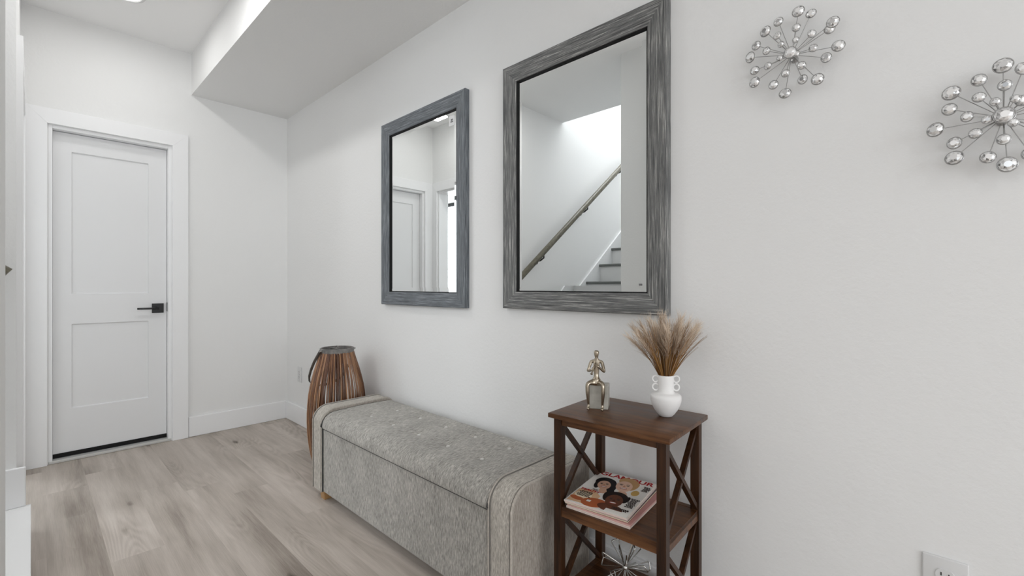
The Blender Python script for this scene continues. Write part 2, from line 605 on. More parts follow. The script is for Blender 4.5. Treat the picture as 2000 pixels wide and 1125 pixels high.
struct(boxes('trim_4', [(.09, .108, YL - .12, YL + .001, 0, 2.05), (.932, .95, YL - .12, YL + .001, 0, 2.05), (.108, .932, YL - .12, YL + .001, 2.032, 2.05)], M['trim'], bev=0.0015))
struct(boxes('trim_5', [(-.10, .006, DY0 + .001, DY1 - .001, 0.0005, 0.017)], M['thresh'], bev=0.003))

# door slab with two recessed panels
bm = bmesh.new()
a0, a1 = DY0 + .020, DY1 - .020
ys = [a0, -1.2685, -.889, a1]
zs = [.020, .311, .838, 1.0255, 1.9135, DH - .022]
xf, rec = -.050, .009
vg = {}
def dv(i, j, x=xf):
    key = (i, j, x)
    if key not in vg:
        vg[key] = bm.verts.new((x, ys[i], zs[j]))
    return vg[key]
for i in range(3):
    for j in range(5):
        if i == 1 and j in (1, 3):
            q = [(ys[i], zs[j]), (ys[i + 1], zs[j]), (ys[i + 1], zs[j + 1]), (ys[i], zs[j + 1])]
            s = 0.006
            t_ = 0.002
            inn = [(ys[i] + t_, zs[j] + s), (ys[i + 1] - t_, zs[j] + s), (ys[i + 1] - t_, zs[j + 1] - s), (ys[i] + t_, zs[j + 1] - s)]
            O = [dv(i, j), dv(i + 1, j), dv(i + 1, j + 1), dv(i, j + 1)]
            I = [bm.verts.new((xf - rec, y, z)) for y, z in inn]
            for t in range(4):
                bm.faces.new((O[t], O[(t + 1) % 4], I[(t + 1) % 4], I[t]))
            bm.faces.new(I)
        else:
            bm.faces.new((dv(i, j), dv(i + 1, j), dv(i + 1, j + 1), dv(i, j + 1)))
box(bm, xf - .04, xf - .012, a0, a1, zs[0], zs[-1])
for (p, q) in (((a0, zs[0]), (a1, zs[0])), ((a1, zs[0]), (a1, zs[-1])), ((a1, zs[-1]), (a0, zs[-1])), ((a0, zs[-1]), (a0, zs[0]))):
    vv = [bm.verts.new((xf, *p)), bm.verts.new((xf, *q)), bm.verts.new((xf - .014, *q)), bm.verts.new((xf - .014, *p))]
    bm.faces.new(vv)
door = struct(fin('door_1', bm, M['door']))
sw = boxes('door_sweep', [(xf - .006, xf + .006, a0, a1, .019, .044)], M['rubber'], door, bev=.001)
hd = boxes('door_handle', [(xf, xf + .010, -.8715, -.8065, .890, .955)], M['black'], door, bev=.0015)
bm = bmesh.new()
tube(bm, [(xf + .01, -.846, .923), (xf + .05, -.846, .923)], .009, 16)
box(bm, xf + .042, xf + .054, -.955, -.836, .916, .929, .002)
fin('door_lever', bm, M['black'], hd, 40)
st = boxes('strike_plate', [(-.075, -.03, DY1 - .0195, DY1 - .0175, .90, .96)], M['black'], door)

# stairs climbing away from the corridor
ST0, RUN, RISE = -1.442, 0.2528, 0.1946
stl, nos = [], []
for kx in range(14):
    z = .15 + RISE * kx
    y = ST0 - RUN * kx
    stl.append((XS, XC, y - RUN - .02 if kx < 13 else -7.0, y, 0 if kx == 0 else z - RISE - .02, z - (.0 if kx == 0 else .026)))
    if kx:
        nos.append((XS, XC, y - RUN, y + .022, z - .026, z))
stairs = struct(boxes('stairs', stl, M['step'], bev=.002))
for b in nos:
    boxes('stair_tread', [b], M['nosing'], stairs, bev=.006, smooth=40)
# skirt on the left stair wall
bm = bmesh.new()
ang = RISE / RUN
def nosez(y):
    return .15 + (ST0 - y) * ang
y0, y1 = YL - .13, ST0 - RUN * 12.5
vv = []
for x in (XS, XS + .018):
    vv.append([bm.verts.new(p) for p in ((x, y0, .152), (x, y0, nosez(y0) + .055), (x, y1, nosez(y1) + .055), (x, y1, nosez(y1) - .25), (x, y0 - .2, .152))])
bm.faces.new(vv[0]); bm.faces.new(vv[1][::-1])
for i in range(5):
    j = (i + 1) % 5
    bm.faces.new((vv[0][i], vv[0][j], vv[1][j], vv[1][i]))
struct(fin('trim_6', bm, M['trim']))

# ================================================================ THINGS
# ---- handrail
hr = empty('handrail', (XS, -1.509, 1.122))
prop(hr, 'dark brown wooden handrail running up the white stairwell wall, seen in the wide mirror', 'handrail')
HX = .105
p0, p1 = Vector((HX, 0, 0.0)), Vector((HX, -3.4, 3.4 * .755))
bm = bmesh.new()
d = (p1 - p0).normalized()
tube(bm, [p0, p1], [(.027, .024), (.027, .024)], 14, up=(0, 0, 1))
fin('rail', bm, M['rail'], hr, 40)
for s in (.45, 1.35, 2.25, 3.15):
    c = p0 + d * s
    bm = bmesh.new()
    tube(bm, [(0, c.y, c.z - .085), (.012, c.y, c.z - .085)], .03, 16)
    tube(bm, [(.01, c.y, c.z - .085), (HX * .6, c.y, c.z - .08), (HX, c.y, c.z - .055), (HX, c.y, c.z - .028)], .007, 10)
    fin('bracket', bm, M['black'], hr, 40)

# ---- ceiling lamps
def ceiling_lamp(x, y, label):
    t = empty('ceiling_lamp', (x, y, CEIL))
    prop(t, label, 'lamp', 'round recessed ceiling lamps')
    bm = bmesh.new()
    lathe(bm, [(.072, -.001), (.072, -.008), (.078, -.012), (.092, -.008), (.095, 0)], 48)
    fin('trim_ring', bm, M['plate'], t, 40)
    bm = bmesh.new()
    lathe(bm, [(0, -.007), (.072, -.007), (.072, -.001), (0, -.001)], 48)
    fin('diffuser', bm, M['lamp'], t)
    return t
ceiling_lamp(.558, -1.08, 'bright round recessed ceiling lamp above the corridor near the white door')
ceiling_lamp(1.42, -1.08, 'round recessed ceiling lamp above the stair foot and the bench')  # added lamp, kept out of view, to light the stair wall
for (lx, ly, e) in LAMPS[2:]:  # unseen lamps added as general fill
    ceiling_lamp(lx, ly, 'round recessed ceiling lamp in the room behind the viewer')


# ---- outlets
def outlet(x, z, label, W=.074, H=.118):
    t = empty('wall_outlet', (x, 0, z))
    prop(t, label, 'outlet', 'white wall outlets')
    bm = bmesh.new()
    box(bm, -W / 2, W / 2, -.006, 0, -H / 2, H / 2, .003, 3)
    fin('cover_plate', bm, M['plate'], t, 40)
    for s in (1, -1):
        bm = bmesh.new()
        lathe(bm, [(0, .0), (.0165, .0), (.0172, -.002), (.0172, -.004)], 28)
        for v_ in bm.verts:
            zz = v_.co.z
            v_.co = Vector((v_.co.x, -.0085 - zz * -1 if False else -.008 - zz, max(-.0135, min(.0135, v_.co.y)) + s * .0195))
        f = fin('socket', bm, M['plate'], t)
        bm = bmesh.new()
        for sx_, hh in ((-.0065, .0075), (.0065, .006)):
            box(bm, sx_ - .0011, sx_ + .0011, -.0086, -.0076, s * .0195 + .003 - hh / 2, s * .0195 + .003 + hh / 2)
        tube(bm, [(0, -.0086, s * .0195 - .0075), (0, -.0076, s * .0195 - .0075)], .0023, 10)
        fin('slots', bm, M['slot'], f)
    bm = bmesh.new()
    tube(bm, [(0, -.0075, 0), (0, -.006, 0)], .003, 12)
    fin('screw', bm, M['silver'], t)
    return t
outlet(3.908, .395, 'white duplex wall outlet low on the wall right of the brown table', .078, .118)
outlet(.262, .385, 'small white wall outlet near the room corner left of the lantern')


# ---- mirrors
def mirror(xl, xr, zb, zt, label, blue, sticker):
    cx, cz = (xl + xr) / 2, (zb + zt) / 2
    t = empty('wall_mirror', (cx, 0, cz))
    prop(t, label, 'mirror', 'wood framed mirrors on the wall')
    hw, hh = (xr - xl) / 2, (zt - zb) / 2
    # profile: (inset from outer edge, depth out of the wall)
    prof = [(0, 0), (0, -.026), (.003, -.029), (.010, -.030), (.016, -.0285), (.024, -.029), (.034, -.0275), (.046, -.026), (.055, -.0245),
            (.058, -.0225), (.066, -.022), (.0715, -.020), (.073, -.017), (.073, -.008)]
    bm = bmesh.new()
    uvl = bm.loops.layers.uv.new('grain')
    acc = [0]
    for p, q in zip(prof, prof[1:]):
        acc.append(acc[-1] + math.dist(p, q))
    for side in range(4):
        cs = []
        for (i, dd) in prof:
            a, b = hw - i, hh - i
            P = [(-a, b), (a, b), (a, -b), (-a, -b)]
            p, q = P[side], P[(side + 1) % 4]
            cs.append((bm.verts.new((p[0], dd, p[1])), bm.verts.new((q[0], dd, q[1]))))
        for j in range(len(prof) - 1):
            f = bm.faces.new((cs[j][0], cs[j][1], cs[j + 1][1], cs[j + 1][0]))
            for lp in f.loops:
                co = lp.vert.co
                al = co.x if side % 2 == 0 else co.z
                k_ = j if lp.vert in cs[j] else j + 1
                lp[uvl].uv = (al + side * 7.3 + cx * 3, acc[k_] + side * 2.1)
    fr = fin('frame', bm, M['frame'], t)
    fr['blue'] = float(blue)
    # black inner lip
    a, b = hw - .072, hh - .072
    bm = bmesh.new()
    l = .004
    for bx in ((-a, -a + l, -b, b), (a - l, a, -b, b), (-a, a, -b, -b + l), (-a, a, b - l, b)):
        box(bm, bx[0], bx[1], -.018, -.008, bx[2], bx[3])
    fin('inner_lip', bm, M['rubber'], t)
    # bevelled glass
    a, b = a - l + .0005, b - l + .0005
    bw = .022
    bm = bmesh.new()
    O = [bm.verts.new((x, -.0095, z)) for x, z in ((-a, -b), (a, -b), (a, b), (-a, b))]
    I = [bm.verts.new((x, -.0105, z)) for x, z in ((-a + bw, -b + bw), (a - bw, -b + bw), (a - bw, b - bw), (-a + bw, b - bw))]
    B = [bm.verts.new((x, -.006, z)) for x, z in ((-a, -b), (a, -b), (a, b), (-a, b))]
    bm.faces.new(I)
    for i in range(4):
        j = (i + 1) % 4
        bm.faces.new((O[i], O[j], I[j], I[i]))
        bm.faces.new((B[i], B[j], O[j], O[i]))
    bm.faces.new(B[::-1])
    gl = fin('glass', bm, M['mirror'], t)
    if sticker == 'square':
        s = boxes('paper_label', [(a - .064, a - .02, -.0112, -.0105, b - .072, b - .022)], M['sticker'], t)
        s['label'] = 'small square white paper label'
        boxes('printed_mark', [(a - .052, a - .032, -.0116, -.0112, b - .055, b - .049), (a - .049, a - .035, -.0116, -.0112, b - .047, b - .038)], M['ink'], s)
    else:
        s = boxes('paper_label', [(a - .032, a - .020, -.0112, -.0105, -b + .022, -b + .029)], M['ink'], t)
        s['label'] = 'tiny dark label'
    return t
mirror(1.509, 2.2587, .9692, 2.0143, 'blue-grey weathered wood framed mirror nearer the corner, reflecting the white door and corner', 1.0, 'square')
mirror(2.5108, 3.2569, .9787, 2.0189, 'grey weathered wood framed mirror above the brown table, reflecting the staircase and handrail', 0.0, 'tiny')


# ---- crystal wall bursts
def gem_mesh(r):
    bm = bmesh.new()
    n = 10
    prof = [(r * .9, 0.0), (r, -.10 * r), (r * .78, -.42 * r), (r * .45, -.60 * r)]
    rings = []
    for qi, (rr, yy) in enumerate(prof):
        rings.append([bm.verts.new((rr * math.cos(2 * PI * (j + .5 * (qi % 2)) / n), yy, rr * math.sin(2 * PI * (j + .5 * (qi % 2)) / n))) for j in range(n)])
    for qi, (A, B) in enumerate(zip(rings, rings[1:])):
        for j in range(n):
            j2 = (j + 1) % n
            if qi % 2 == 0:
                bm.faces.new((A[j], A[j2], B[j])); bm.faces.new((A[j2], B[j2], B[j]))
            else:
                bm.faces.new((A[j], B[j2], B[j])); bm.faces.new((A[j], A[j2], B[j2]))
    bm.faces.new(rings[-1])
    bm.faces.new(rings[0][::-1])
    me = bpy.data.meshes.new('crystal')
    bmesh.ops.recalc_face_normals(bm, faces=bm.faces)
    bm.to_mesh(me); bm.free()
    me.materials.append(M['crystal'])
    return me
def setting_mesh(r):
    bm = bmesh.new()
    tube(bm, [(r * 1.04 * math.cos(2 * PI * j / 24), 0, r * 1.04 * math.sin(2 * PI * j / 24)) for j in range(24)], max(.0009, r * .09), 6, closed=True)
    lathe_v = [bm.verts.new((r * math.cos(2 * PI * j / 24), .001, r * math.sin(2 * PI * j / 24))) for j in range(24)]
    bm.faces.new(lathe_v)
    me = bpy.data.meshes.new('gem_setting')
    bm.to_mesh(me); bm.free()
    me.materials.append(M['silver'])
    me.polygons.foreach_set('use_smooth', [True] * len(me.polygons))
    return me
GR = {'L': .0134, 'M': .0112, 'm': .0094, 'i': .0073, 'h': .0145}
GM = {q: (gem_mesh(r), setting_mesh(r)) for q, r in GR.items()}
def burst(loc, gems, label, sc=1.0):
    t = empty('crystal_wall_burst', (loc[0], 0, loc[2]))
    prop(t, label, 'wall decoration', 'crystal starburst wall decorations')
    bm = bmesh.new()
    lathe(bm, [(0, 0), (.009, 0), (.009, .003), (.003, .006), (.003, .036), (.009, .042), (.008, .050), (0, .050)], 24)
    for v_ in bm.verts:
        x, y, z = v_.co
        v_.co = (x, -z, y)
    fin('hub', bm, M['silver'], t, 40)
    rnd = random.Random(3)
    def gem(x, y, z, q):
        c = Vector((x, y, z))
        s = bpy.data.objects.new('gem_setting', GM[q][1]); COL.objects.link(s)
        s.parent = t
        s.location = c
        s.scale = (sc, sc, sc)
        s.rotation_euler = (rnd.uniform(-.15, .15) + z * 1.5, rnd.uniform(0, 6), rnd.uniform(-.15, .15) + x * 1.5)
        s.rotation_mode = 'XYZ'
        g = bpy.data.objects.new('crystal', GM[q][0]); COL.objects.link(g)
        g.parent = s
        return c
    for x, y, z, q in gems:
        c = gem(x, y, z, q)
        hubp = Vector((0, -.036 if q != 'i' else -.044, 0))
        dirv = (c - hubp)
        L = dirv.length
        dn = dirv / L
        bm = bmesh.new()
        tube(bm, [hubp + dn * .006, c - dn * GR[q] * sc * .9 + Vector((0, .0006, 0))], .00085, 6)
        fin('rod', bm, M['silver'], t)
    gem(0, -.053, 0, 'h')
    return t
G1 = [(0.0158, .1093, 'L'), (0.0436, .0949, 'M'), (0.0918, .0506, 'L'), (0.0838, .0385, 'M'), (0.1033, -.0138, 'L'), (0.0767, -.0321, 'M'), (0.059, -.0839, 'L'), (0.0245, -.0721, 'M'), (-0.015, -.0995, 'L'), (-0.0446, -.0653, 'M'), (-0.0907, -.0462, 'L'), (-0.0919, -.0104, 'M'), (-0.1019, .0281, 'L'), (-0.0879, .0584, 'M'), (-0.0628, .0862, 'L'), (-0.0324, .1037, 'M'), (0.0128, .0645, 'm'), (0.0477, .0355, 'm'), (0.0508, -.0031, 'm'), (0.0246, -.0394, 'm'), (-0.0123, -.0485, 'm'), (-0.0555, -.0141, 'm'), (-0.0586, .0283, 'm'), (-0.0324, .06, 'm'), (0.0125, .0294, 'i'), (-0.022, .0302, 'i'), (-0.0243, -.0058, 'i'), (0.0147, -.0076, 'i')]
G2 = [(-0.0006, .108, 'L'), (-0.079, .0731, 'L'), (-0.1049, -.002, 'L'), (-0.0743, -.0712, 'L'), (0.0055, -.1002, 'L'), (-0.0354, .0905, 'M'), (-0.0818, .0396, 'M'), (-0.0739, -.0372, 'M'), (-0.0224, -.0787, 'M'), (0.0286, .0948, 'M'), (0.0015, .0642, 'm'), (-0.0362, .0496, 'm'), (-0.0543, .0127, 'm'), (-0.0417, -.0263, 'm'), (-0.0002, -.0482, 'm'), (0.0259, .0254, 'm'), (-0.0127, .0312, 'i'), (-0.0248, -.0029, 'i'), (0.0128, -.018, 'i'),
      (.077, .073, 'L'), (.105, .002, 'L'), (.078, -.072, 'L'), (.084, .04, 'M'), (.084, -.034, 'M'), (.038, -.083, 'M'), (.054, .0127, 'm'), (.042, -.03, 'm'), (.016, .03, 'i')]
GY = {'L': -.038, 'M': -.032, 'm': -.045, 'i': -.052}
burst((3.6096, 0, 1.6951), [(x, GY[q], z, q) for x, z, q in G1], 'crystal starburst wall decoration higher up, just right of the wide mirror')
burst((3.997, 0, 1.4292), [(x, GY[q], z, q) for x, z, q in G2], 'crystal starburst wall decoration lower down at the far right of the wall', 1.08)


# ---- storage bench
bx0, bx1 = 1.556, 2.966
AW = .104
by0, by1, bz0, bt = -.444, -.045, .05, .453
bench = empty('storage_bench', ((bx0 + bx1) / 2, (by0 + by1) / 2, 0))
prop(bench, 'long grey tweed storage bench with a buttoned lid standing along the wall', 'bench')
OX, OY = bench.location.x, bench.location.y
def loc_mesh(o):
    o.location = (-OX, -OY, 0)
    return o
# body
loc_mesh(boxes('body', [(bx0 + AW - .002, bx1 - AW + .002, by0 + .004, by1, bz0, .366)], M['tweed'], bench, bev=.006))
# lid
def rounded_profile(y0, y1, zb, zt, rf, rb, n=10):
    pts = [(y0, zb)]
    for i in range(n + 1):
        a = PI - i * (PI / 2) / n
        pts.append((y0 + rf + rf * math.cos(a), zt - rf + rf * math.sin(a)))
    for i in range(n + 1):
        a = PI / 2 - i * (PI / 2) / n
        pts.append((y1 - rb + rb * math.cos(a), zt - rb + rb * math.sin(a)))
    pts.append((y1, zb))
    return pts
btn = [(x, y) for x in (1.86, 2.06, 2.26, 2.46, 2.66) for y in (-.287, -.14)]
sx0, sx1 = bx0 + AW - .004, bx1 - AW + .004
prof = [(by0 - .004, .3695), (by0 - .006, .375)]
for i in range(1, 13):
    a = PI - i * (PI / 2) / 12
    prof.append((by0 + .062 + .068 * math.cos(a), .375 + .068 * math.sin(a) * 1.0))
ny = 34
yA, yB = prof[-1][0], by1 - .03
for i in range(1, ny + 1):
    s = i / ny
    prof.append((yA + (yB - yA) * s, .443 + .004 * math.sin(PI * s)))
for i in range(1, 7):
    a = PI / 2 - i * (PI / 2) / 6
    prof.append((yB + .03 * math.cos(a), .413 + .03 * math.sin(a)))
prof.append((by1, .3695))
NX = 150
bm = bmesh.new()
grid = []
for ix in range(NX + 1):
    x = sx0 + (sx1 - sx0) * ix / NX
    e = min(x - sx0, sx1 - x)
    drop = .010 * max(0, 1 - e / .02) ** 2
    rowv = []
    for (y, z) in prof:
        zz = z
        if z > .40:
            for qx, qy in btn:
                dd = math.hypot(x - qx, y - qy)
                zz -= .010 * math.exp(-(dd / .020) ** 2) + .008 * math.exp(-(dd / .060) ** 2)
        k_ = max(0, min(1, (z - .37) / .07))
        rowv.append(bm.verts.new((x, y + drop * (1 - k_), zz - drop * k_)))
    grid.append(rowv)
for A, B in zip(grid, grid[1:]):
    for j in range(len(prof) - 1):
        bm.faces.new((A[j], B[j], B[j + 1], A[j + 1]))
for rowv in (grid[0], grid[-1]):
    bm.faces.new(rowv)
bm.faces.new([r_[0] for r_ in grid] + [r_[-1] for r_ in reversed(grid)])
lid = loc_mesh(fin('lid', bm, M['tweed'], bench, 60))
for qx, qy in btn:
    bm = bmesh.new()
    lathe(bm, [(.0085, -.001), (.0085, .0015), (.006, .0035), (0, .0042)], 20)
    b_ = fin('button', bm, M['button'], lid, 60)
    b_.location = (qx, qy, .4312)
# seam tube, dark colour for the shade between lid and body
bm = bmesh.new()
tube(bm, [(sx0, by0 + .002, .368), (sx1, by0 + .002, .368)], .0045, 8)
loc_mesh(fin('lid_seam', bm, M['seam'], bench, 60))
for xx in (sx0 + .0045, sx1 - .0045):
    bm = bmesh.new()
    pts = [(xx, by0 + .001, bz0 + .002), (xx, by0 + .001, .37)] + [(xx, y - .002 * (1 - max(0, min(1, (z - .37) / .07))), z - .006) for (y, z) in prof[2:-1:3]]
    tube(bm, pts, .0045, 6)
    loc_mesh(fin('edge_seam', bm, M['seam'], bench, 60))  # dark tube painted as the shade between arm and lid
# arms
pa = rounded_profile(by0 - .004, by1 + .003, bz0, bt + .004, .075, .05)
for si, (xa, xb) in enumerate(((bx0, bx0 + AW), (bx1 - AW, bx1))):
    bm = bmesh.new()
    seq = [(xa, .006), (xa + .006, .0015), (xa + .02, 0), (xb - .02, 0), (xb - .006, .0015), (xb, .006)]
    rings = []
    cyy, czz = (by0 + by1) / 2, .25
    for x, ins in seq:
        rg = []
        for (y, z) in pa:
            dx_, dz_ = y - cyy, z - czz
            L = math.hypot(dx_, dz_)
            rg.append(bm.verts.new((x, y - dx_ / L * ins, z - (dz_ / L * ins if z > bz0 + .01 else 0))))
        rings.append(rg)
    for A, B in zip(rings, rings[1:]):
        for j in range(len(pa)):
            j2 = (j + 1) % len(pa)
            f = bm.faces.new((A[j], B[j], B[j2], A[j2]))
    for rg in (rings[0], rings[-1]):
        f = bm.faces.new(rg)
        f.material_index = 1
    arm = loc_mesh(fin('arm', bm, [M['tweed_arm'], M['tweed_side']], bench, 50))
    for xx in (xa + .003, xb - .003):
        bm = bmesh.new()
        pts = []
        for (y, z) in pa:
            dx_, dz_ = y - cyy, z - czz
            L = math.hypot(dx_, dz_)
            pts.append((xx, y - dx_ / L * .001, z - dz_ / L * .001 if z > bz0 + .01 else z))
        tube(bm, pts, .0046, 8)
        p_ = fin('piping', bm, M['piping'], arm, 60)
        bm = bmesh.new()
        tube(bm, [(px_ + (.0035 if xx < (xa + xb) / 2 else -.0035), py_ + (cyy - py_) * .004, pz_ + (czz - pz_) * (.006 if pz_ > bz0 + .01 else 0)) for px_, py_, pz_ in pts], .0046, 6)
        fin('piping_seam', bm, M['seam_soft'], arm, 60)
# legs
for x in (bx0 + .045, bx1 - .10):
    for y in (by0 + .012, by1 - .065):
        bm = bmesh.new()
        box(bm, x, x + .052, y, y + .05, 0, bz0 + .004, .003)
        for v_ in bm.verts:
            if v_.co.z < .02:
                v_.co.x += (x + .026 - v_.co.x) * .2
                v_.co.y += (y + .025 - v_.co.y) * .2
        loc_mesh(fin('leg', bm, M['oak'], bench))

# ---- lantern behind the bench
LX, LY = 1.318, -.205
lan = empty('cane_lantern', (LX, LY, 0))
prop(lan, 'tall brown cane lantern with bent handle behind the left end of the bench', 'lantern')
rp = [(0, .112), (.06, .13), (.14, .147), (.24, .158), (.34, .160), (.46, .152), (.56, .131), (.64, .107), (.695, .088)]
def lr(z):
    for (z0, r0), (z1, r1) in zip(rp, rp[1:]):
        if z <= z1:
            s = (z - z0) / (z1 - z0)
            return r0 + (r1 - r0) * s
    return rp[-1][1]
def lrs(z):
    return (lr(max(0, z - .04)) + 2 * lr(z) + lr(min(.695, z + .04))) / 4
rnd = random.Random(8)
NS = 86
for i in range(NS):
    a = 2 * PI * (i + rnd.uniform(-.22, .22)) / NS
    wdt = rnd.uniform(.0030, .0045)
    jz = rnd.uniform(-.004, .004)
    bm = bmesh.new()
    pts = []
    aw = rnd.uniform(-.02, .02)
    for q in range(15):
        z = .004 + (.69 - .004) * q / 14
        rr = lrs(z) + jz * math.sin(PI * q / 14)
        aa = a + aw * math.sin(PI * q / 14)
        pts.append((rr * math.cos(aa), rr * math.sin(aa), z))
    tube(bm, pts, [(wdt, wdt * .7)] * 15, 6, up=(-math.sin(a), math.cos(a), 0))
    fin('cane_slat', bm, M['cane'], lan, 60)
for z, r_ in ((.012, .106), (.20, .146)):
    bm = bmesh.new()
    tube(bm, [(r_ * math.cos(2 * PI * j / 40), r_ * math.sin(2 * PI * j / 40), z) for j in range(40)], .004, 6, closed=True)
    fin('inner_ring', bm, M['cane_dark'], lan, 60)
bm = bmesh.new()
lathe(bm, [(.0925, .682), (.0945, .684), (.0945, .712), (.0925, .714), (.087, .714), (.085, .712), (.085, .684), (.087, .682), (.0925, .682)], 48)
fin('top_band', bm, M['band'], lan, 40)
bm = bmesh.new()
lathe(bm, [(0, .010), (.105, .010), (.105, .022), (0, .022)], 40)
fin('base_plate', bm, M['cane_dark'], lan)
bm = bmesh.new()
lathe(bm, [(.060, .022), (.062, .10), (.062, .30), (.060, .34), (.058, .34), (.059, .10), (.05, .03), (0, .03)], 36)
fin('candle_holder', bm, M['candleglass'], lan, 40)
bm = bmesh.new()
pts = []
for (u_, yy) in ((0, 1), (.12, 1.06), (.3, 1.13), (.5, 1.14), (.68, 1.10), (.82, .98), (.92, .74), (.98, .40), (1.0, 0)):
    pts.append((.004 - .186 * u_, -.101 * yy, .702 - .235 * u_))
pts = pts + [(x_, -y_, z_) for x_, y_, z_ in pts[-2::-1]]
tube(bm, pts, [(.0105, .0035)] * len(pts), 8, up=(0, 0, 1))
fin('handle', bm, M['cane_dark'], lan, 60)
for sy in (-1, 1):
    bm = bmesh.new()
    tube(bm, [(.01, sy * .090, .702), (.01, sy * .108, .702)], .005, 12)
    fin('pivot', bm, M['silver'], lan, 40)
bm = bmesh.new()
tube(bm, [(.012 * math.cos(2 * PI * j / 20) + .0, .0, .716 + .010 * math.sin(2 * PI * j / 20)) for j in range(20)], .0016, 6, closed=True)
tube(bm, [(-.088, 0, .706), (.088, 0, .706)], .002, 6)
fin('hanging_ring', bm, M['silver'], lan, 60)

# ---- side table
TX, TY, TR = 3.0196, -.3440, R(2.8)
TW, TD, TH = .382, .298, .685
tb = empty('side_table', (TX, TY, 0), TR)
prop(tb, 'dark walnut side table with crossed end braces beside the bench', 'table')
LG = .026
ox, oyf = .014, .012
boxes('tabletop', [(0, TW, 0, TD, TH - .0145, TH)], M['walnut'], tb, bev=.002, smooth=30)
lx = (ox, TW - ox - LG)
lyy = (oyf, TD - oyf - LG)
for x in lx:
    for y in lyy:
        boxes('leg', [(x, x + LG, y, y + LG, 0, TH - .0145)], M['walnut_v'], tb, bev=.0015)
for y in (oyf + .006, TD - oyf - .022):
    boxes('apron', [(ox + LG, TW - ox - LG, y, y + .016, TH - .036, TH - .0145)], M['walnut'], tb)
for x in (ox + .006, TW - ox - .022):
    boxes('side_apron', [(x, x + .016, oyf + LG, TD - oyf - LG, TH - .030, TH - .0145)], M['walnut'], tb)
for zt in (.402, .128):
    sh = boxes('shelf', [(ox + .004, TW - ox - .004, oyf + .008, TD - oyf - .008, zt - .012, zt)], M['walnut'], tb)
    # notch look: rails under the shelf
    for y in (oyf + .004, TD - oyf - .022):
        boxes('shelf_rail', [(ox + LG, TW - ox - LG, y, y + .018, zt - .030, zt + .001)], M['walnut'], sh)
    for x in (ox + .004, TW - ox - .022):
        boxes('shelf_rail', [(x, x + .018, oyf + LG, TD - oyf - LG, zt - .030, zt + .001)], M['walnut'], sh)
def brace(x, za, zb):
    y0, y1 = oyf + LG - .002, TD - oyf - LG + .002
    for s in (0, 1):
        A = Vector((x, y0, za if s == 0 else zb))
        B = Vector((x, y1, zb if s == 0 else za))
        d_ = (B - A).normalized()
        nrm = Vector((1, 0, 0))
        sd = d_.cross(nrm)
        bm = bmesh.new()
        hw, th = .0115, .0075
        off = Vector((.0012 if s else -.0012, 0, 0))
        # ends cut vertical against the legs
        k_ = hw / abs(d_.y)
        vs_ = []
        for P in (A, B):
            for tx in (-th, th):
                for tz in (-k_, k_):
                    z = max(min(P.z + tz, zb), za)
                    vs_.append(bm.verts.new(Vector((P.x + tx, P.y, z)) + off))
        # order: A(-,-)0 A(-,+)1 A(+,-)2 A(+,+)3 , B 4..7
        def clipped(P, zsign):
            pass
        for f in ((0, 1, 3, 2), (4, 6, 7, 5), (0, 4, 5, 1), (2, 3, 7, 6), (0, 2, 6, 4), (1, 5, 7, 3)):
            bm.faces.new([vs_[q] for q in f])
        fin('cross_brace', bm, M['walnut_v'], tb)
for x in (ox + LG / 2, TW - ox - LG / 2):
    brace(x, .403, TH - .032)
    brace(x, .129, .372)


# ---- magazines
def magazine(lx_, ly_, z, rz, W, D, H, edge, cover, label):
    mt = Matrix.Translation((TX, TY, 0)) @ Matrix.Rotation(TR, 4, 'Z')
    t = empty('magazine', (lx_, ly_, z), rz)
    prop(t, label, 'magazine', 'magazines stacked on the table shelf')
    pg = boxes('pages', [(.001, W - .0005, .0005, D - .0005, .0004, H - .0004)], edge, t)
    cv = boxes('cover', [(0, W, 0, D, H - .0005, H), (0, W, 0, D, 0, .0005), (-.0003, .0006, 0, D, 0, H)], cover, t)
    return t, cv
zc = .4035
pageA = flat('pale_page_edge', (214, 196, 186), .6)
pageB = flat('pink_page_edge', (206, 168, 160), .6)
pageC = flat('cream_page_edge', (222, 208, 180), .6)
covW = flat('glossy_offwhite_cover', (228, 224, 219), .4)
covP = flat('glossy_pink_cover', (196, 142, 138), .3)
covG = flat('glossy_grey_cover', (110, 100, 104), .3)
specs = [(3.0745, -.3220, R(5.2), .204, .268, .0062, pageA, covW, 'pale magazine at the bottom of the stack'),
         (3.0755, -.3195, R(5.0), .203, .268, .0052, pageB, covP, 'pink covered magazine second from the bottom of the stack'),
         (3.0690, -.3225, R(7.4), .200, .266, .0040, pageC, covG, 'grey covered magazine in the middle of the stack'),
         (3.0690, -.3235, R(8.2), .198, .266, .0034, pageB, covW, 'thin pale magazine directly under the topmost magazine')]
z = zc
for sx_, sy_, rz, W, D, H, e, c, lb in specs:
    magazine(sx_, sy_, z, rz, W, D, H, e, c, lb)
    z += H
MW, MD, MH = .197, .268, .0045
mag, cover = magazine(3.0683, -.3255, z, R(8.6), MW, MD, MH, pageA, covW, 'topmost glossy magazine with three smiling women and a red title on its cover')


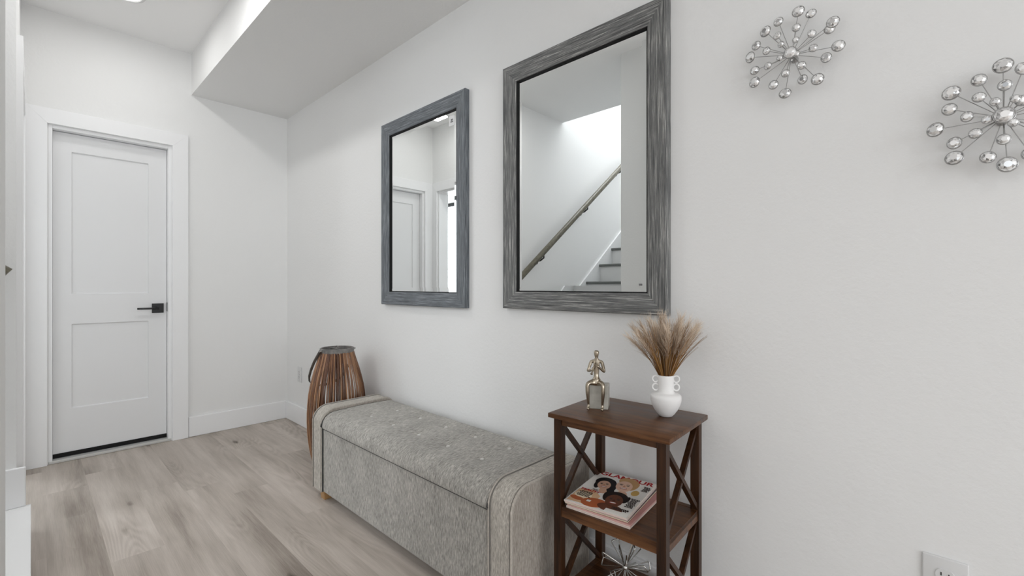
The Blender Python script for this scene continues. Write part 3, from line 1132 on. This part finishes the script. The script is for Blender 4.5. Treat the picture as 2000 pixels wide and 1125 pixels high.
def printed(name, polys, mat, layer, parent):
    bm = bmesh.new()
    for pi_, pl in enumerate(polys):
        zt = MH + .00012 * layer + .00003 * min(pi_, 3)
        bot = [bm.verts.new((x * MW, y * MD, MH)) for x, y in pl]
        top = [bm.verts.new((x * MW, y * MD, zt)) for x, y in pl]
        bm.faces.new(top)
        for i in range(len(pl)):
            j = (i + 1) % len(pl)
            bm.faces.new((bot[i], bot[j], top[j], top[i]))
    return fin(name, bm, mat, parent)
def ell(cx, cy, rx, ry, rot=0, n=28, a0=0, a1=2 * PI):
    out = []
    for i in range(n):
        a = a0 + (a1 - a0) * i / (n - (0 if a1 - a0 > 6.2 else 1))
        x, y = rx * math.cos(a), ry * math.sin(a)
        out.append((cx + x * math.cos(rot) - y * math.sin(rot), cy + (x * math.sin(rot) + y * math.cos(rot)) * .74))
    return out
skA, skB, skC = flat('print_light_skin', (208, 166, 142)), flat('print_fair_skin', (222, 184, 162)), flat('print_deep_skin', (104, 62, 44))
hairA, hairB, hairC = flat('print_black_hair', (26, 20, 22)), flat('print_blond_hair', (188, 148, 104)), flat('print_dark_hair', (34, 22, 18))
orange, cream, red, dark = flat('print_orange', (178, 96, 58)), flat('print_cream', (236, 220, 192)), flat('print_red', (168, 30, 34)), flat('print_dark', (60, 50, 48))
white, lips, gold = flat('print_white', (232, 228, 222)), flat('print_lips', (166, 70, 66)), flat('print_gold', (196, 160, 92))
cream2 = flat('print_tan_wash', (214, 176, 140))
# colour grounds and shoulders
pc = printed('cover_picture', [[(.02, .03), (.42, .03), (.42, .30), (.25, .42), (.02, .36)]], cream2, 1, cover)
printed('shoulder', [ell(.42, .12, .20, .15, .25), ell(.13, .125, .12, .06, -.2)], orange, 2, pc)
printed('shoulder', [ell(.68, .11, .20, .12, -.1)], skC, 3, pc)
printed('cream_panel', [ell(.17, .235, .14, .10, .1)], cream, 3, pc)
printed('white_panel', [[(.64, .015), (.985, .015), (.985, .085), (.64, .085)], [(.30, .11), (.36, .11), (.36, .15), (.30, .15)]], white, 4, pc)
printed('gold_earring', [ell(.83, .60, .06, .10)], gold, 4, pc)
def portrait(cx, cy, r, skin, hair, rot, hairpoly, lay):
    h = printed('portrait', hairpoly, hair, lay, cover)
    printed('face', [ell(cx, cy, r * .80, r * 1.22, rot)], skin, lay + 1, h)
    c, s = math.cos(rot), math.sin(rot)
    def tr(u, v_):
        return (cx + (u * c - v_ * s) * r, cy + (u * s + v_ * c) * r * .74)
    eyes = []
    for sg in (-1, 1):
        e = tr(sg * .33, .22)
        eyes.append(ell(e[0], e[1], r * .16, r * .09, rot, 12))
        e = tr(sg * .33, .44)
        eyes.append(ell(e[0], e[1], r * .20, r * .045, rot + sg * -.15, 12))
    printed('eyes', eyes, dark, lay + 2, h)
    e = tr(0, -.08)
    n_ = [tr(-.07, .2), tr(.07, .2), tr(.15, -.16), tr(-.15, -.16)]
    nose_mat = flat('print_nose_' + skin.name, (80, 44, 32) if skin is skC else (186, 134, 110))
    printed('nose', [n_[::-1]], nose_mat, lay + 2, h)
    e = tr(0, -.5)
    printed('mouth', [ell(e[0], e[1], r * .36, r * .17, rot, 18)], lips, lay + 2, h)
    e = tr(0, -.47)
    printed('teeth', [ell(e[0], e[1], r * .28, r * .09, rot, 14)], white, lay + 3, h)
printed('neck', [ell(.37, .46, .07, .10, .2), ell(.66, .50, .08, .10, .2)], skA, 2.5, cover)
portrait(.300, .610, .135, skA, hairA, .27, [ell(.270, .695, .160, .185, .2), ell(.195, .60, .055, .16, .15), ell(.41, .64, .085, .24, .30), ell(.47, .50, .06, .16, .5)], 3)
portrait(.595, .705, .165, skB, hairB, .18, [ell(.60, .855, .165, .145, -.15), ell(.735, .76, .060, .17, -.1)], 5)
portrait(.650, .290, .165, skC, hairC, .16, [ell(.630, .385, .185, .185, .1), ell(.495, .36, .06, .16, .2), ell(.80, .38, .04, .12, -.1)], 7)
# title and lines
def text(body, size, x, y, mat, layer, parent, name, sxs=1.0, bold=.0, shear=0.0):
    cu = bpy.data.curves.new(name, 'FONT')
    cu.body = body
    cu.size = size
    cu.extrude = .00006
    cu.offset = bold
    cu.shear = shear
    o = bpy.data.objects.new(name, cu)
    COL.objects.link(o)
    dg = bpy.context.evaluated_depsgraph_get()
    me = bpy.data.meshes.new_from_object(o.evaluated_get(dg))
    bpy.data.objects.remove(o)
    me.transform(Matrix.Diagonal((sxs, 1, 1, 1)))
    t = link(name, me, mat, parent)
    t.location = (x, y, MH + .00012 * layer)
    return t
tt = text('GLAMOUR', .036, .010, .238, red, 2.2, cover, 'title', 1.0, .0011)
wd = max(v_.co.x for v_ in tt.data.vertices)
tt.scale = ((MW - .012) / wd, 1, 1)
text('THE', .0105, .040, .111, dark, 5, cover, 'headline', 1.0, .0003)
text('BEAUTY', .0165, .009, .0945, red, 11, cover, 'headline', 1.05, .0006)
# unreadable small print as short strokes
rnd = random.Random(2)
for (x0, x1, yT, yB, st) in ((.06, .27, .315, .19, .024), (.87, .97, .82, .68, .024), (.84, .96, .44, .22, .024), (.70, .94, .145, .10, .02)):
    lines = []
    y = yT
    while y > yB:
        x = x0 + rnd.uniform(0, .03)
        while x < x1:
            l = rnd.uniform(.012, .035)
            lines.append([(x, y), (x + l, y), (x + l, y + .010), (x, y + .010)])
            x += l + .008
        y -= st
    printed('small_print', lines, dark, 10.5, cover)

# ---- statue
sa = math.atan2(-.1878 + .2197, 3.1434 - 3.0794)
stt = empty('seated_flute_player_statue', (3.0794, -.2197, TH), sa)
prop(stt, 'small champagne metal statue of a seated figure playing a flute on a pale block', 'statue')
S = .062
bk = boxes('block', [(0, .066, 0, .056, 0, .075)], M['stone'], stt, bev=.002)
bm = bmesh.new()
V = {}
sk = bm.verts.layers.skin.verify()
def jv(n_, p, r):
    v_ = bm.verts.new(p)
    r = tuple(q_ * 1.14 for q_ in (r if isinstance(r, tuple) else (r, r)))
    v_[sk].radius = r
    V[n_] = v_
cxs = .030
jv('pel', (cxs, -.001, .0845), (.0115, .009)); V['pel'][sk].use_root = True
jv('waist', (cxs - .001, .003, .108), .0072)
jv('chest', (cxs, .002, .137), (.0105, .0078))
jv('neckb', (cxs, .001, .153), .0055)
jv('neck', (cxs, 0, .161), .0036)
jv('head', (cxs, -.001, .171), .0068)
jv('head2', (cxs, -.0005, .180), .0086)
jv('crown', (cxs, 0, .1875), .0058)
for s, sh, el, wr, hd_ in ((-1, (-.017, .001, .150), (-.026, -.012, .121), (-.012, -.030, .128), (-.006, -.034, .130)),
                           (1, (.017, .001, .150), (.026, -.012, .120), (.010, -.028, .139), (.004, -.030, .143))):
    q = 'L' if s < 0 else 'R'
    jv(q + 's', (cxs + sh[0], sh[1], sh[2]), .0056)
    jv(q + 'u', (cxs + (sh[0] + el[0]) / 2, (sh[1] + el[1]) / 2, (sh[2] + el[2]) / 2), .0046)
    jv(q + 'e', (cxs + el[0], el[1], el[2]), .0042)
    jv(q + 'w', (cxs + wr[0], wr[1], wr[2]), .0030)
    jv(q + 'h', (cxs + hd_[0], hd_[1], hd_[2]), .0036)
    hx = s * .010
    kx = cxs + (-.026 if s < 0 else .023)
    jv(q + 'hip', (cxs + hx, -.004, .084), .0088)
    jv(q + 't', ((cxs + hx + kx) / 2, -.013, .0855), .0080)
    jv(q + 'k', (kx, -.022, .083), .0062)
    jv(q + 'c', (kx + s * -.0005, -.0215, .058), .0060)
    jv(q + 'a', (kx + s * -.003, -.0165, .016), .0034)
    jv(q + 'f', (kx + s * -.003, -.020, .0058), .0050)
    jv(q + 'toe', (kx + s * -.002, -.030, .0042), .0042)
for a, b in (('pel', 'waist'), ('waist', 'chest'), ('chest', 'neckb'), ('neckb', 'neck'), ('neck', 'head'), ('head', 'head2'), ('head2', 'crown')):
    bm.edges.new((V[a], V[b]))
for q in 'LR':
    bm.edges.new((V['neckb'], V[q + 's'])); bm.edges.new((V[q + 's'], V[q + 'u'])); bm.edges.new((V[q + 'u'], V[q + 'e']))
    bm.edges.new((V[q + 'e'], V[q + 'w'])); bm.edges.new((V[q + 'w'], V[q + 'h']))
    bm.edges.new((V['pel'], V[q + 'hip'])); bm.edges.new((V[q + 'hip'], V[q + 't'])); bm.edges.new((V[q + 't'], V[q + 'k']))
    bm.edges.new((V[q + 'k'], V[q + 'c'])); bm.edges.new((V[q + 'c'], V[q + 'a'])); bm.edges.new((V[q + 'a'], V[q + 'f'])); bm.edges.new((V[q + 'f'], V[q + 'toe']))
me = bpy.data.meshes.new('figure')
bm.to_mesh(me); bm.free()
fg = link('figure', me, M['champagne'], stt)
mo = fg.modifiers.new('skin', 'SKIN'); mo.use_smooth_shade = True
ss = fg.modifiers.new('sub', 'SUBSURF'); ss.levels = 2; ss.render_levels = 2
# face, fingers as small forms
bm = bmesh.new()
tube(bm, [(cxs, -.0085, .1765), (cxs, -.0105, .1725), (cxs, -.0085, .1715)], [.0008, .0014, .0008], 8)
fin('face_features', bm, M['champagne'], stt, 60)
fa, fb = Vector((cxs + .001, -.0085, .1670)), Vector((cxs - .010, -.045, .118))
bm = bmesh.new()
tube(bm, [fa, fa + (fb - fa) * .5, fa + (fb - fa) * .9, fb], [.0016, .0020, .0023, .0042], 12)
fl = fin('flute', bm, M['champagne'], stt, 60)
fd = (fb - fa).normalized()
for (wx, fr0) in (((cxs + .004, -.030, .143), .40), ((cxs - .006, -.034, .130), .66)):
    for kf in range(5):
        c = fa + (fb - fa) * (fr0 + .035 * kf - .05)
        base_ = Vector(wx) + Vector((0, .002, -.002 * kf + .003))
        side = Vector((1, 0, 0)) if wx[0] > cxs else Vector((-1, 0, 0))
        rr = .0034
        bm = bmesh.new()
        pts = [base_, c + side * rr, c + Vector((0, -rr, 0)) + side * rr * .4, c - side * rr * .7 + Vector((0, -.002, 0))]
        if kf == 4:
            pts = [base_, c + side * rr + Vector((0, .002, 0)), c + Vector((0, rr, 0))]
        tube(bm, pts, [.0013] * (len(pts) - 1) + [.0009], 8)
        fin('thumb' if kf == 4 else 'finger', bm, M['champagne'], fg, 60)

# ---- vase
VX, VY = 3.2995, -.128
va = empty('white_vase', (VX, VY, TH))
prop(va, 'small matte white ceramic vase with ring handles on its neck, on the brown table', 'vase')
bm = bmesh.new()
outer = [(0, 0), (.016, 0), (.0195, .002), (.0265, .010), (.0345, .022), (.0408, .035), (.0440, .046), (.0450, .056), (.0444, .062), (.0405, .0665), (.033, .0690), (.0265, .0708), (.0232, .074), (.0225, .082), (.0225, .110), (.0230, .1215), (.0225, .123), (.0205, .1225)]
lathe(bm, outer + [(.0198, .110), (.0198, .075), (.028, .06), (.028, .03), (0, .01)], 56)
fin('vase_body', bm, M['ceramic'], va, 50)
for s in (-1, 1):
    for zz in (.1115, .087):
        bm = bmesh.new()
        hd_ = Vector((math.cos(.62), math.sin(.62), 0)) * s
        c = hd_ * .0300 + Vector((0, 0, zz))
        tube(bm, [c + hd_ * (.0088 * math.cos(2 * PI * j / 24)) + Vector((0, 0, .0098 * math.sin(2 * PI * j / 24))) for j in range(24)], .0024, 8, closed=True)
        fin('ring_handle', bm, M['ceramic'], va, 60)

# ---- dried grass
bq = empty('dried_grass_bouquet', (VX, VY, TH + .10))
prop(bq, 'fan of feathery tan dried grass plumes standing in the white vase', 'dried grass')
rnd = random.Random(11)
toc = Vector((CAM.x - VX, CAM.y - VY, 0)).normalized()
def grass_curve(az, lean, L):
    d0 = Vector((math.cos(az), math.sin(az), 0))
    pts = []
    base_ = d0 * (.012 * min(1, lean / .5)) + Vector((0, 0, 0))
    for q in range(11):
        s = q / 10
        ang_ = lean * (.35 + .65 * s ** .8)
        if q == 0:
            p = base_.copy()
        else:
            p = pts[-1] + (d0 * math.sin(ang_) + Vector((0, 0, math.cos(ang_)))) * (L / 10)
        pts.append(p)
    # keep off the wall
    for p in pts:
        lim = -VY - .012
        if p.y > lim:
            p.y = lim
    return pts
def mesh_shaded(name, verts, faces, shade, mat, parent):
    me = bpy.data.meshes.new(name)
    me.from_pydata(verts, [], faces)
    at = me.attributes.new('shade', 'FLOAT', 'POINT')
    at.data.foreach_set('value', shade)
    return link(name, me, mat, parent)
def blade(V_, F_, S_, pts, w0, w1, sh):
    n = len(pts)
    b0 = len(V_)
    for i, p in enumerate(pts):
        t = (pts[min(i + 1, n - 1)] - pts[max(i - 1, 0)]).normalized()
        sd = t.cross(toc)
        if sd.length < 1e-3:
            sd = Vector((1, 0, 0))
        sd.normalize()
        up_ = t.cross(sd)
        ww = w0 + (w1 - w0) * i / (n - 1)
        for k_ in range(3):
            a = 2 * PI * k_ / 3
            V_.append(p + sd * math.cos(a) * ww + up_ * math.sin(a) * ww)
            S_.append(sh)
    for i in range(n - 1):
        for k_ in range(3):
            k2 = (k_ + 1) % 3
            F_.append((b0 + 3 * i + k_, b0 + 3 * i + k2, b0 + 3 * i + 3 + k2, b0 + 3 * i + 3 + k_))
SV, SF, SS = [], [], []
for i in range(260):
    az = rnd.uniform(0, 2 * PI)
    lean = rnd.uniform(.05, .86)
    L = rnd.uniform(.12, .20)
    pts = grass_curve(az, lean, L)
    blade(SV, SF, SS, pts, .0008, .0003, rnd.random() * .8)
mesh_shaded('dried_stalks', SV, SF, SS, M['stem'], bq)['kind'] = 'stuff'
plumes = []
for i in range(34):
    az = 2 * PI * i / 34 * 5 + rnd.uniform(-.2, .2)
    lean = [.15, .32, .50, .66, .58, .78][i % 6] + rnd.uniform(-.07, .07)
    L = rnd.uniform(.148, .195) * (1 - .05 * lean)
    plumes.append((az, lean, L))
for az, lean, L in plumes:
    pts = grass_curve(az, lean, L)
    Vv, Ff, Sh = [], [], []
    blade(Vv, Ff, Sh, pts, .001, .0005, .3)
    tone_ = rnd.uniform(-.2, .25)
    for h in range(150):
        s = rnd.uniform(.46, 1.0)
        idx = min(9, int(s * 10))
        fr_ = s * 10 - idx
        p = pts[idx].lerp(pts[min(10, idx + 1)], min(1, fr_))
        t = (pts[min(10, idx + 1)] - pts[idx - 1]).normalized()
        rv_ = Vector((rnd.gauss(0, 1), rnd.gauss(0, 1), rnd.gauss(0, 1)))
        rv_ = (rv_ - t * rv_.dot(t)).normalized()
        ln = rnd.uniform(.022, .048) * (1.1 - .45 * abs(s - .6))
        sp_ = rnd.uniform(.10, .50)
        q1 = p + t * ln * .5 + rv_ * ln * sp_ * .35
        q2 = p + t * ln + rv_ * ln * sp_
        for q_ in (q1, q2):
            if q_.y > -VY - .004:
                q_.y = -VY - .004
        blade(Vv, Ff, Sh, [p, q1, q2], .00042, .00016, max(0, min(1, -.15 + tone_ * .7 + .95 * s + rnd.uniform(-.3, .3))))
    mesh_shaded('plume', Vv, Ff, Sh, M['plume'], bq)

# ---- metal burst on the low shelf
mt = Matrix.Translation((TX, TY, 0)) @ Matrix.Rotation(TR, 4, 'Z')
mb = empty('metal_loop_ornament', (3.192, -.178, .128 + .079))
prop(mb, 'silver metal starburst ornament of wire loops on the bottom shelf of the brown table', 'ornament')
bm = bmesh.new()
bmesh.ops.create_icosphere(bm, subdivisions=2, radius=.009)
fin('core', bm, M['chrome'], mb, 60)
NL = 17
rnd = random.Random(6)
for i in range(NL):
    zz = 1 - 2 * (i + .5) / NL
    ph = i * 2.399963 + .5
    rr = math.sqrt(1 - zz * zz)
    d_ = Vector((rr * math.cos(ph), rr * math.sin(ph), zz))
    a = d_.cross(Vector((0, 0, 1))) if abs(zz) < .9 else Vector((1, 0, 0))
    a.normalize()
    a = Matrix.Rotation(rnd.uniform(0, PI), 3, d_) @ a
    L = .078
    wv_ = .0125
    P = [d_ * .006, d_ * (L - .003) + a * wv_, d_ * L + a * (wv_ - .003), d_ * L - a * (wv_ - .003), d_ * (L - .003) - a * wv_]
    bm = bmesh.new()
    tube(bm, P, .0021, 8, closed=True)
    fin('wire_loop', bm, M['chrome'], mb, 50)
